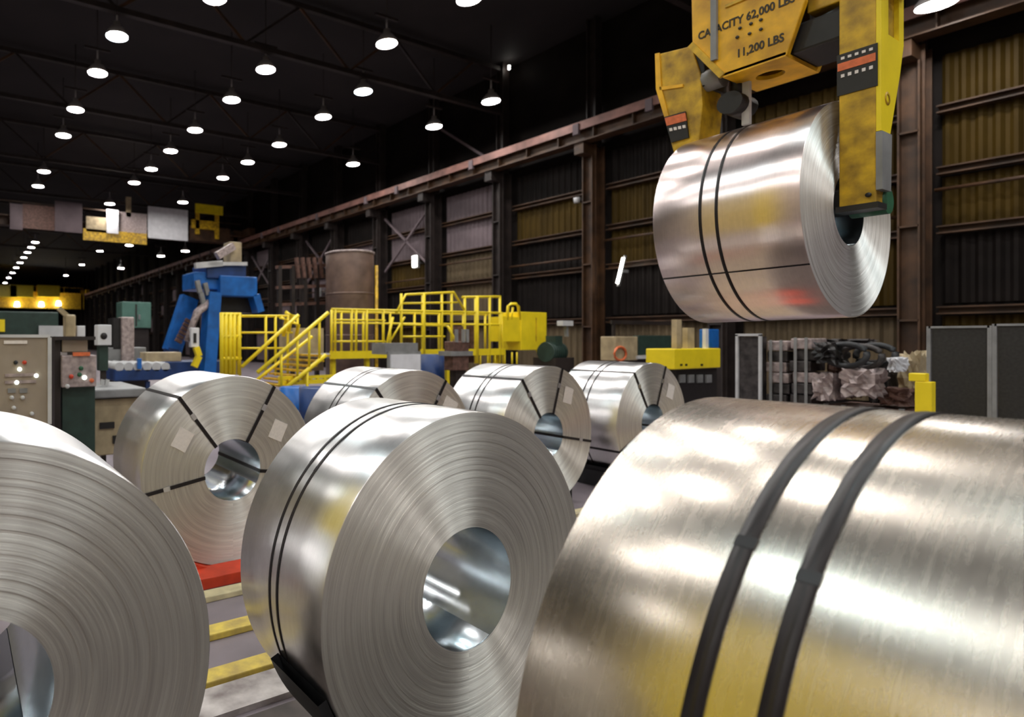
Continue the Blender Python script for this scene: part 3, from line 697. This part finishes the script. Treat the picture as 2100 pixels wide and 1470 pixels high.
# brown tank
p = on_y(717, 640, 15.2); top = on_y(717, 517, 15.2).z; rad = (on_y(760, 600, 15.2) - on_y(674, 600, 15.2)).length / 2 * .93
e = empty('process_tank', 'upright brown steel tank behind the yellow platform', 'tank', (p.x, p.y, 0))
MB().lathe([(0, .5), (rad, .5), (rad, top - .12), (rad * .97, top - .03), (rad * .7, top), (0, top + .02)], 40).build('shell', M_TANK, e)
for z in (.9, 2.2, 3.5): MB().lathe([(rad, z), (rad + .012, z), (rad + .012, z + .05), (rad, z + .05)], 40).build('hoop', M_TANK, e)
MB().lathe([(rad - .02, top - .09), (rad + .03, top - .09), (rad + .03, top - .04), (rad - .02, top - .02)], 40).build('top_rim', M_SCRAPL, e)
for k in range(4):
    t = k * PI / 2 + .6; MB().box((rad*.8*math.cos(t) - .06, rad*.8*math.sin(t) - .06, 0), (rad*.8*math.cos(t) + .06, rad*.8*math.sin(t) + .06, .55)).build('leg', M_STEEL, e)
MB().tube([(rad*.5, -rad*.9, .8), (rad*.5, -rad*1.15, 1.2), (rad*.5, -rad*1.15, top - .5)], .05, 8).build('pipe', M_YELD, e)
# pipe manifold left of the tank
e = empty('pipe_rack', 'pinkish brown pipe rack standing beside the tank', 'pipe rack', tuple(on_y(620, 640, 16.) * Vector((1, 1, 0)).length and (on_y(620, 640, 16.).x, 16., 0)))
for u in (573, 600, 625, 650): barpx([(u, 545), (u, 770)], 16., .12, 'upright', M_STEEL, e)
for v in (548, 590, 625): barpx([(566, v), (668, v - 4)], 16., .10, 'crossbar', M_SCRAPB, e)
for k in range(5): barpx([(608 + 12*k, 528), (612 + 12*k, 570)], 15.9, .10, 'stub_pipe', M_SCRAPB, e)
# blue mill stand
YB = 15.6
pb = on_y(440, 760, YB); e = empty('mill_stand', 'tall bright blue gantry machine at the end of the platform', 'machine', (pb.x, YB, 0))
barpx([(436, 600), (424, 765)], YB, .36, 'leg', M_BLUE, e, .5)
barpx([(388, 610), (352, 720)], YB + .8, .34, 'leg', M_BLUE, e, .5)
barpx([(352, 715), (340, 768)], YB + .8, .30, 'leg', M_DBLUE, e, .5)
barpx([(520, 605), (530, 640)], YB, .22, 'leg', M_BLUE, e, .4)
boxpx(452, 568, 528, 606, YB - .2, 1.4, 'cross_head', M_BLUE, e, .03)
boxpx(425, 545, 505, 570, YB - .1, 1.2, 'upper_head', M_DBLUE, e, .03)
boxpx(398, 560, 452, 592, YB, 1.0, 'side_head', M_BLUE, e, .03)
barpx([(400, 545), (455, 540)], YB - .12, .16, 'top_beam', M_LGREY, e); barpx([(425, 541), (506, 541)], YB - .15, .10, 'top_plate', M_LGREY, e)
boxpx(472, 497, 496, 540, YB + .2, .5, 'hydraulic_head', M_CREAM, e, .02)
barpx([(445, 525), (478, 505)], YB + .1, .22, 'hydraulic_cylinder', M_SCRAPL, e)
for u, v in ((404, 575), (412, 600), (420, 580)): barpx([(u, v), (u + 6, v + 25)], YB - .1, .12, 'hydraulic_hose', M_GREY, e)
MB().tube([on_y(430, 620, YB - .1) - e.location, on_y(405, 640, YB - .1) - e.location, on_y(385, 700, YB - .1) - e.location], .12, 8).build('hydraulic_line', M_SCRAPL, e)
boxpx(392, 672, 409, 712, YB - .3, .2, 'white_guard', M_WHITE, e, .02); boxpx(397, 683, 403, 703, YB - .32, .04, 'guard_slot', M_BLK, e, 0)
barpx([(402, 712), (408, 730), (398, 752)], YB - .3, .16, 'yellow_guard', M_YEL, e)
for k in range(6): barpx([(380 - 4*k, 655 + 8*k), (392 - 4*k, 662 + 8*k)], YB + .3, .10, 'roll_segment', M_SCRAPB, e)
boxpx(452, 610, 522, 640, YB + .3, .6, 'window_gap', M_BLK, e)
for k in range(5): MB().box((on_y(505, 560, YB).x - pb.x, .02 - .2 + 0, 0), (on_y(512, 560, YB).x - pb.x, .2, .3)).build('base_foot', M_DBLUE, e) if k == 0 else None
boxpx(338, 740, 455, 775, YB + .1, 1.2, 'base', M_DBLUE, e, .02)
# blue roller table in front of it
e = empty('roller_table', 'dark blue roller table low beside the cream machine', 'machine', (on_y(290, 770, 11.5).x, 11.5, 0))
boxpx(235, 755, 352, 782, 11.5, 1.3, 'bed', M_DBLUE, e, .02)
for k in range(6):
    p = on_y(245 + 19 * k, 752, 11.5) - e.location; MB().tube([p, p + Vector((0, 1.2, 0))], .09, 12).build('roller', M_LGREY, e)
for u in (245, 300, 345): legpx(u, 782, u + 8, 11.6, .1, 'leg', M_DBLUE, e)
boxpx(283, 735, 291, 757, 11.4, .1, 'side_guide', M_BLUE, e); boxpx(300, 722, 372, 742, 12.2, .5, 'cream_block', M_CREAM, e)
# cream machine base
e = empty('cream_machine', 'cream machine base with grey panel beside the strapped coil', 'machine', (on_y(210, 860, 8.2).x, 8.2, 0))
boxpx(150, 815, 285, 940, 8.2, 1.2, 'body', M_CREAM, e, .02); boxpx(192, 795, 300, 818, 8.1, 1.4, 'top_slab', M_GREY, e, .02)
boxpx(152, 862, 192, 915, 8.1, .12, 'door', M_LGREY, e, .01); boxpx(162, 884, 184, 890, 8.06, .04, 'name_plate', M_PAPER, e, 0)
boxpx(205, 865, 235, 880, 8.17, .05, 'vent', M_BLK, e, 0); boxpx(232, 893, 242, 910, 8.17, .05, 'port', M_BLK, e, 0)
for u in (208, 218): barpx([(u, 790), (u + 3, 778)], 8.6, .05, 'lever', M_LGREY, e)
# beige control cabinet
e = empty('control_cabinet', 'beige control cabinet with red and white button rows', 'cabinet', (on_y(48, 800, 6.4).x, 6.4, 0))
a = on_y(-60, 690, 6.4); b = on_y(100, 690, 6.4)
MB().box((a.x - e.location.x, 0, 0), (b.x - e.location.x, .55, a.z)).build('body', M_BEIGE, e, None, .012)
boxpx(-62, 686, 103, 692, 6.38, .6, 'top_lip', M_LGREY, e, 0); boxpx(8, 698, 56, 705, 6.385, .02, 'name_plate', M_PAPER, e, 0)
boxpx(98, 692, 106, 870, 6.38, .5, 'corner_trim', M_LGREY, e, 0)
for r_, v in enumerate((769, 783)): boxpx(10, v - 4, 74, v + 4, 6.385, .02, 'label_strip', M_SCRAPL, e, 0)
for u, v, m in ((32, 743, M_RUB), (50, 743, M_RED), (40, 757, M_IND), (74, 770, M_IND), (34, 784, M_IND), (24, 815, M_LGREY), (46, 815, M_LGREY), (28, 836, M_LGREY), (65, 848, M_LGREY)):
    p = on_y(u, v, 6.4) - e.location
    MB().lathe([(0, -.03), (.018, -.03), (.021, -.02), (.021, .0)], 12, 'y', c=p).build('button', m, e)
for u in (24, 48): boxpx(u - 8, 796, u + 8, 806, 6.385, .02, 'switch_plate', M_GREY, e, 0)
# second panel on a post
e = empty('operator_panel', 'small pinkish operator panel with green button on a dark stand', 'control panel', (on_y(160, 760, 7.6).x, 7.6, 0))
boxpx(127, 728, 198, 795, 7.6, .3, 'enclosure', M_SCRAPL, e, .012); boxpx(127, 696, 180, 722, 7.7, .3, 'upper_box', M_BEIGE, e, .012)
boxpx(150, 722, 185, 730, 7.57, .05, 'name_plate', M_ORANGE, e, 0); boxpx(112, 690, 196, 697, 7.6, .4, 'shelf', M_STEEL, e, 0)
for u, v, m in ((166, 755, M_GREEN), (163, 768, M_GREEN), (173, 774, M_IND), (146, 772, M_RED), (138, 792, M_LGREY), (188, 780, M_ORANGE)):
    p = on_y(u, v, 7.6) - e.location; MB().lathe([(0, -.03), (.024, -.03), (.028, -.02), (.028, .0)], 12, 'y', c=p).build('button', m, e)
legpx(112, 697, 124, 7.7, .2, 'stand', M_STEEL, e); legpx(128, 795, 195, 7.7, .3, 'dark_base', M_DGREEN, e)
# clutter around the panels
e = empty('white_gauge', 'white gauge box with a dark oval window', 'gauge', (on_y(214, 690, 9.5).x, 9.5, 0))
boxpx(200, 666, 229, 708, 9.5, .25, 'case', M_WHITE, e, .012); boxpx(204, 708, 222, 760, 9.55, .2, 'stem', M_DGREEN, e, 0)
MB().lathe([(0, -.012), (.05, -.012), (.055, 0)], 16, 'y', c=on_y(213, 689, 9.5) - e.location).build('dial', M_BLK, e)
legpx(208, 760, 218, 9.6, .1, 'post', M_STEEL, e)
e = empty('roller_post', 'tall pinkish grey machine upright beside the green cabinet', 'machine', (on_y(258, 700, 12.9).x, 12.9, 0))
boxpx(250, 650, 276, 760, 12.9, .4, 'upright', M_SCRAPL, e, .03); boxpx(232, 652, 252, 716, 13.0, .5, 'dark_back', M_BLK, e, 0); boxpx(222, 712, 300, 745, 13.0, .5, 'foot', M_GREY, e, .02)
legpx(225, 745, 300, 12.9, .5, 'plinth', M_STEEL, e)
e = empty('green_cabinet', 'pale green electrical cabinet far behind the panels', 'cabinet', (on_y(285, 650, 20.).x, 20., 0))
boxpx(250, 620, 310, 672, 20., .8, 'body', M_TEAL, e, .02); boxpx(278, 624, 281, 668, 19.98, .03, 'door_gap', M_STEEL, e, 0); boxpx(284, 645, 288, 655, 19.96, .05, 'handle', M_GREY, e, 0)
legpx(255, 672, 305, 20.1, .6, 'plinth', M_STEEL, e)
e = empty('grey_post_lamp', 'pale beige hood on a bent post behind the cabinet', 'post', (on_y(145, 660, 10.).x, 10., 0))
boxpx(135, 645, 156, 692, 10., .3, 'hood', M_CREAM, e, .03); boxpx(158, 668, 175, 690, 10.1, .2, 'meter', M_WHITE, e, .01); barpx([(120, 632), (140, 650)], 10.1, .08, 'bent_arm', M_CREAM, e); legpx(140, 692, 150, 10.1, .1, 'post', M_STEEL, e)
# yellow safety light at far left edge
e = empty('machine_guard', 'dark machine hood with yellow corner behind the beige cabinet', 'machine', (on_y(60, 680, 14.).x, 14., 0))
boxpx(-40, 640, 120, 690, 14., 1.5, 'hood', M_DGREEN, e, .03); boxpx(-20, 655, 10, 680, 13.95, .1, 'yellow_corner', M_YEL, e, 0); boxpx(80, 668, 130, 690, 13.9, .3, 'grey_tray', M_LGREY, e, 0)
legpx(-40, 690, 120, 14.1, 1.3, 'base', M_STEEL, e)
# dark green motor right of the platform
e = empty('drive_motor', 'dark green electric motor behind the rear coils', 'motor', (on_y(1145, 720, 10.5).x, 10.5, 0))
L_ = e.location; c_ = on_y(1142, 722, 10.5) - L_
MB().tube([c_ + Vector((-.35, .1, 0)), c_ + Vector((.25, .1, 0))], .27, 20).build('casing', M_DGREEN, e)
for k in range(6): MB().tube([c_ + Vector((-.3 + .09*k, .1, 0)), c_ + Vector((-.28 + .09*k, .1, 0))], .295, 20).build('cooling_fin', M_DGREEN, e)
MB().box(c_ + Vector((-.2, -.1, .2)), c_ + Vector((.1, .2, .45))).build('terminal_box', M_DGREEN, e)
MB().box((-.4, -.2, 0), (.4, .5, c_.z - .15)).build('plinth', M_STEEL, e)
barpx([(1160, 660), (1162, 690)], 10.6, .08, 'lamp_stem', M_GREY, e); boxpx(1155, 658, 1176, 668, 10.5, .2, 'lamp_box', M_LGREY, e)
# grey clutter between hidden coil and platform
e = empty('valve_stand', 'dark purple valve stand in front of the yellow crossover', 'valve stand', (on_y(945, 715, 9.9).x, 9.9, 0))
boxpx(930, 700, 962, 760, 9.9, .3, 'block', M_SCRAPB, e, .02); boxpx(925, 720, 970, 730, 9.85, .4, 'flange', M_GREY, e, 0)
for u in (936, 950, 958): barpx([(u, 675), (u, 702)], 9.9, .06, 'valve_stem', M_GREY, e)
legpx(935, 760, 955, 10.0, .2, 'pedestal', M_STEEL, e)

# ------------------------------------------------------------------ right hand side: hoist block, scrap, screens
YH_ = 6.4
pc = on_y(1430, 735, YH_); e = empty('yellow_hoist_block', 'yellow block on pale posts behind the last rear coil', 'hoist block', (pc.x, YH_, 0))
hb = boxpx(1383, 714, 1478, 758, YH_, .55, 'block', M_YEL, e, .02)
for u in (1398, 1408, 1440): boxpx(u - 2, 746, u + 2, 750, YH_ - .01, .02, 'bolt_hole', M_BLK, e, 0)
boxpx(1388, 655, 1398, 716, YH_ + .1, .1, 'post', M_CREAM, e, 0); boxpx(1410, 672, 1424, 716, YH_ + .2, .1, 'post', M_CREAM, e, 0)
boxpx(1447, 674, 1453, 716, YH_ + .1, .06, 'post', M_WHITE, e, 0); boxpx(1455, 675, 1475, 714, YH_ + .15, .2, 'blue_cylinder', M_BLUE, e, .02)
legpx(1388, 758, 1470, YH_ + .1, .4, 'dark_base', M_BLK, e)
for k in range(4): boxpx(1395 + 18*k, 768, 1406 + 18*k, 785, YH_ + .07, .05, 'bracket', M_GREY, e, 0)
p = on_y(1350, 720, 9.0)
e = empty('dark_display', 'dark display panel on a tan bench by the yellow block', 'display', (p.x, 9.0, 0))
boxpx(1310, 688, 1386, 728, 9.0, .15, 'screen', M_DGREEN, e, .01); boxpx(1308, 728, 1390, 736, 8.95, .4, 'bench_edge', M_LGREY, e, 0); boxpx(1262, 690, 1308, 740, 9.0, .4, 'tan_box', M_CREAM, e, .02)
MB().tube([on_y(1272 + 12*math.cos(t), 725 + 14*math.sin(t), 8.97) - e.location for t in [k*PI/6 for k in range(12)]], .03, 8, closed=True).build('hose_ring', M_ORANGE, e)
legpx(1300, 736, 1385, 9.1, .3, 'bench_leg', M_STEEL, e)
o = boxpx(1255, 660, 1400, 664, 9.4, .05, 'top_rail', M_STEEL, e, 0)
legpx(1258, 664, 1262, 9.4, .05, 'rail_post', M_STEEL, e)

XS = 13.2
def boxx(u0, v0, u1, v1, X, depth, name, m, par, bev=.01):
    a, b = on_x(u0, v1, X), on_x(u1, v0, X); L = par.location
    return MB().box((X - L.x, a.y - L.y, a.z - L.z), (X + depth - L.x, b.y - L.y, b.z - L.z)).build(name, m, par, None, bev)
def stack(u0, u1, v0, label, light, seed):
    rnd = random.Random(seed); X = XS - .4
    a, b = on_x(u0, 700, X), on_x(u1, 700, X); zt = on_x(u0, v0, X).z
    e = empty('scrap_stack', label, 'scrap stack', (X, (a.y + b.y) / 2, 0), 'tall stacks of bundled sheet scrap')
    hw = abs(a.y - b.y) / 2; n = 11; dz = zt / n
    for k in range(n):
        ox, oy = rnd.uniform(-.03, .03), rnd.uniform(-.03, .03); t = rnd.uniform(.03, .05)
        m = light if rnd.random() < .45 else M_SCRAP
        MB().box((ox, -hw + oy, k * dz), (.6 + ox, hw + oy, k * dz + dz - .015)).build('bundle', m, e, None, .018)
    for s_ in (-.5, .5): MB().box((-.04, s_ * hw - .02, 0), (-.03, s_ * hw + .02, zt)).build('tie_band', M_GREY, e)
    return e
stack(1572, 1614, 697, 'tall stack of dark scrap bundles with pale patches', M_SCRAPL, 4)
stack(1622, 1666, 692, 'tall scrap stack beside the tangled heap', M_SCRAPL, 9)
e = empty('framed_rack', 'dark grey panel in a pale frame at the end of the scrap stacks', 'rack', (XS - .6, on_x(1532, 750, XS - .6).y, 0))
boxx(1512, 690, 1556, 835, XS - .55, .3, 'panel', M_SCRAP, e, .0)
for u0, v0, u1, v1 in ((1508, 686, 1513, 850), (1555, 686, 1560, 850), (1508, 684, 1560, 689)): boxx(u0, v0, u1, v1, XS - .6, .06, 'frame_bar', M_LGREY, e, 0)
# tangled heap: crumpled bales, each its own thing
def bale(u, v, su, sv, label, m, seed, X=XS - .3):
    rnd = random.Random(seed); c = on_x(u, v, X); k = c.x / 1.33 / F_PX
    dep = FW.x * c.x + FW.y * c.y; sx = su * dep / F_PX * .74; sz = sv * dep / F_PX * .92
    bm = bmesh.new(); bmesh.ops.create_cube(bm, size=1); bmesh.ops.subdivide_edges(bm, edges=bm.edges, cuts=5, use_grid_fill=True)
    for vv in bm.verts:
        n_ = 1 + rnd.uniform(-.22, .16); vv.co = Vector((vv.co.x * .55 * n_, vv.co.y * sx * 1.0 * n_, vv.co.z * sz * n_))
    me = bpy.data.meshes.new('scrap_bale'); bm.to_mesh(me); bm.free(); me.materials.append(m)
    o = bpy.data.objects.new('scrap_bale', me); COL.objects.link(o); o.location = c
    return tag(o, label, 'scrap bale', 'crumpled scrap bales in the heap')
hp = empty('scrap_bin', 'low dark scrap bin under the tangled heap', 'bin', (XS, on_x(1770, 800, XS).y, 0))
ya, yb_ = on_x(1700, 800, XS).y, on_x(1898, 800, XS).y
MB().box((-.1, ya - hp.location.y, 0), (.9, yb_ - hp.location.y, on_x(1750, 832, XS).z)).build('bin_wall', M_SCRAPB, hp, None, .02)
for k in range(6): MB().box((-.14, (yb_ - hp.location.y) + (ya - yb_) * k / 5 - .03, 0), (-.1, (yb_ - hp.location.y) + (ya - yb_) * k / 5 + .03, on_x(1750, 830, XS).z)).build('bin_rib', M_GREY, hp)
bale(1700, 792, 44, 56, 'pale crumpled bale leaning next to the scrap stacks', M_SCRAPL, 1)
bale(1704, 724, 46, 44, 'black crumpled bale on top next to the scrap stacks', M_BLK, 2)
bale(1732, 780, 46, 70, 'brown crumpled bale in the middle of the heap', M_SCRAPB, 3, XS + .42)
bale(1772, 785, 66, 60, 'pale pink crumpled bale below the black hose loops', M_SCRAPL, 4)
bale(1815, 782, 34, 84, 'narrow grey bale at the end of the heap', M_SCRAP, 5, XS + .42)
bale(1846, 812, 56, 36, 'dark brown bale behind the yellow bollard', M_SCRAPB, 6, XS + .2)
bale(1740, 704, 90, 18, 'flat grey sheet bundle lying across the heap top', M_SCRAP, 7, XS + .45)
bale(1876, 774, 44, 106, 'tan cardboard coloured bale beside the dark screens', M_CREAM, 8, XS + .5)
bale(1842, 748, 16, 30, 'small white scrap piece standing on the heap', M_WHITE, 9, XS - .3)
for k, (u, v, a_) in enumerate(((1735, 728, 26), (1765, 732, 26), (1795, 728, 24))):
    c = on_x(u, v, XS - .42 + .13 * k); rr_ = a_ * 11.5 / F_PX
    o = MB().tube([(0.02 * math.sin(3*t), rr_ * math.cos(t), rr_ * .72 * math.sin(t)) for t in [i*PI/12 for i in range(24)]], .045, 8, closed=True).build('hose_loop', M_RUB if k != 1 else M_SCRAP, None, c)
    tag(o, ('black hose loop resting on the heap, next to the black bale', 'grey hose loop in the middle of the heap top', 'black hose loop closest to the tan bale')[k], 'hose', 'hose loops on the heap')
# yellow bollard
e = empty('yellow_bollard', 'yellow steel bollard with a stepped top before the dark screens', 'bollard', (XS - 1.6, on_x(1893, 800, XS - 1.6).y, 0))
zt = on_x(1893, 782, XS - 1.6).z
MB().box((-.08, -.10, 0), (.08, .06, zt)).build('post', M_YEL, e, None, .01); MB().box((-.08, -.04, zt), (.08, .12, zt + .11)).build('cap', M_YEL, e, None, .01); MB().box((-.2, -.24, 0), (.2, .2, .03)).build('base_plate', M_YELD, e)
# dark screens
for k, (u0, u1, v0, lab) in enumerate(((1905, 2030, 669, 'dark welding screen in a pale frame next to the scrap heap'), (2040, 2190, 664, 'dark welding screen reaching the edge of the photo'))):
    X = XS - .9
    a, b = on_x(u0, 700, X), on_x(u1, 700, X); zt = on_x(u0, v0, X).z
    e = empty('welding_screen', lab, 'screen', (X, (a.y + b.y) / 2, 0), 'dark welding screens')
    h = abs(a.y - b.y) / 2
    MB().box((0, -h + .03, .15), (.02, h - .03, zt - .03)).build('curtain', M_SCREEN, e)
    for s_ in (-1, 1): MB().box((-.02, s_ * h - .02, 0), (.04, s_ * h + .02, zt)).build('frame_post', M_GREY, e)
    MB().box((-.02, -h, zt - .03), (.04, h, zt)).build('frame_top', M_GREY, e)
    for s_ in (-.8, .8): MB().box((-.3, s_ * h - .03, 0), (.3, s_ * h + .03, .05)).build('foot', M_GREY, e)

# ------------------------------------------------------------------ overhead cranes far down the hall
def crane(Y, xa, xb, zbot, hgt, m, label):
    e = empty('bridge_crane', label, 'bridge crane', (xa, Y, zbot))
    MB().box((0, -.5, 0), (xb - xa, .5, hgt)).build('girder', m, e)
    MB().box((0, -1.1, hgt), (xb - xa, -.5, hgt + .08)).build('walkway', m, e)
    for k in range(int((xb - xa) / 2.5)): MB().box((2.5 * k, -1.12, hgt), (2.5 * k + .08, -1.04, hgt + 1.1)).build('rail_post', m, e)
    MB().box((0, -1.12, hgt + 1.05), (xb - xa, -1.05, hgt + 1.12)).build('handrail', m, e)
    MB().box((xb - xa + .3, -2.2, 11.14 - zbot), (xb - xa + .9, 2.2, 11.8 - zbot)).box((xb - xa - .4, -.5, 0), (xb - xa + .2, .5, 11.8 - zbot)).box((xb - xa + .2, -.5, 11.2 - zbot), (xb - xa + .3, .5, 11.8 - zbot)).build('end_truck', m, e)
    return e
YC = 48.
zc_ = on_y(390, 494, YC).z
ca = crane(YC, -24, 22.2, zc_, .55, M_STEELR, 'dark bridge crane carrying white boards, far above the blue mill stand')
def sign(u0, v0, u1, v1, m, name, dy=-.75, Y=YC):
    a, b = on_y(u0, v1, Y + dy), on_y(u1, v0, Y + dy); L = ca.location
    MB().box((a.x - L.x, dy - .15, a.z - L.z), (b.x - L.x, dy, b.z - L.z)).build(name, m, ca)
sign(303, 432, 384, 488, M_WHITE, 'white_board', -1.2); sign(112, 418, 168, 474, M_P_PINK, 'grey_board', -1.2); sign(20, 420, 46, 470, M_P_PINK, 'grey_board', -1.2)
sign(46, 425, 112, 468, M_SCRAPB, 'brown_board', -1.1); sign(176, 448, 222, 475, M_CREAM, 'trolley_panel', -1.2); sign(218, 432, 242, 478, M_WHITE, 'white_board', -1.3)
sign(245, 440, 300, 488, M_SCRAPL, 'trolley_body', -1.0); sign(170, 480, 300, 492, M_YELD, 'trolley_frame', -1.2)
sign(400, 424, 456, 436, M_YEL, 'hoist_roof', -1.4); sign(392, 455, 440, 468, M_YELD, 'hoist_body', -1.2); sign(400, 436, 408, 480, M_YELD, 'hoist_post', -1.2); sign(440, 436, 448, 490, M_YELD, 'hoist_post', -1.2); sign(388, 470, 470, 492, M_STEELR, 'hoist_frame', -1.0)
sign(258, 405, 268, 445, M_CREAM, 'hoist_mast', -1.0)
YC2 = 120.
z2 = on_y(70, 632, YC2).z
cb2 = crane(YC2, -24, 22.2, z2, 3.0, M_YELD, 'distant yellow bridge crane above the dark machine hood')
for u, v in ((35, 622), (85, 622), (120, 620)):
    p = on_y(u, v + 3, YC2 - 1.5) - cb2.location; MB().lathe([(0, -.35), (.5, -.3), (.35, .5), (0, .6)], 12, c=p).build('work_light', M_SMALL, cb2)
for u in (10, 45, 100): p = on_y(u, 600, YC2 - 2) - cb2.location; MB().box(p + Vector((-2, 0, -.8)), p + Vector((2, 1.5, 1.4))).build('trolley', M_YEL, cb2)
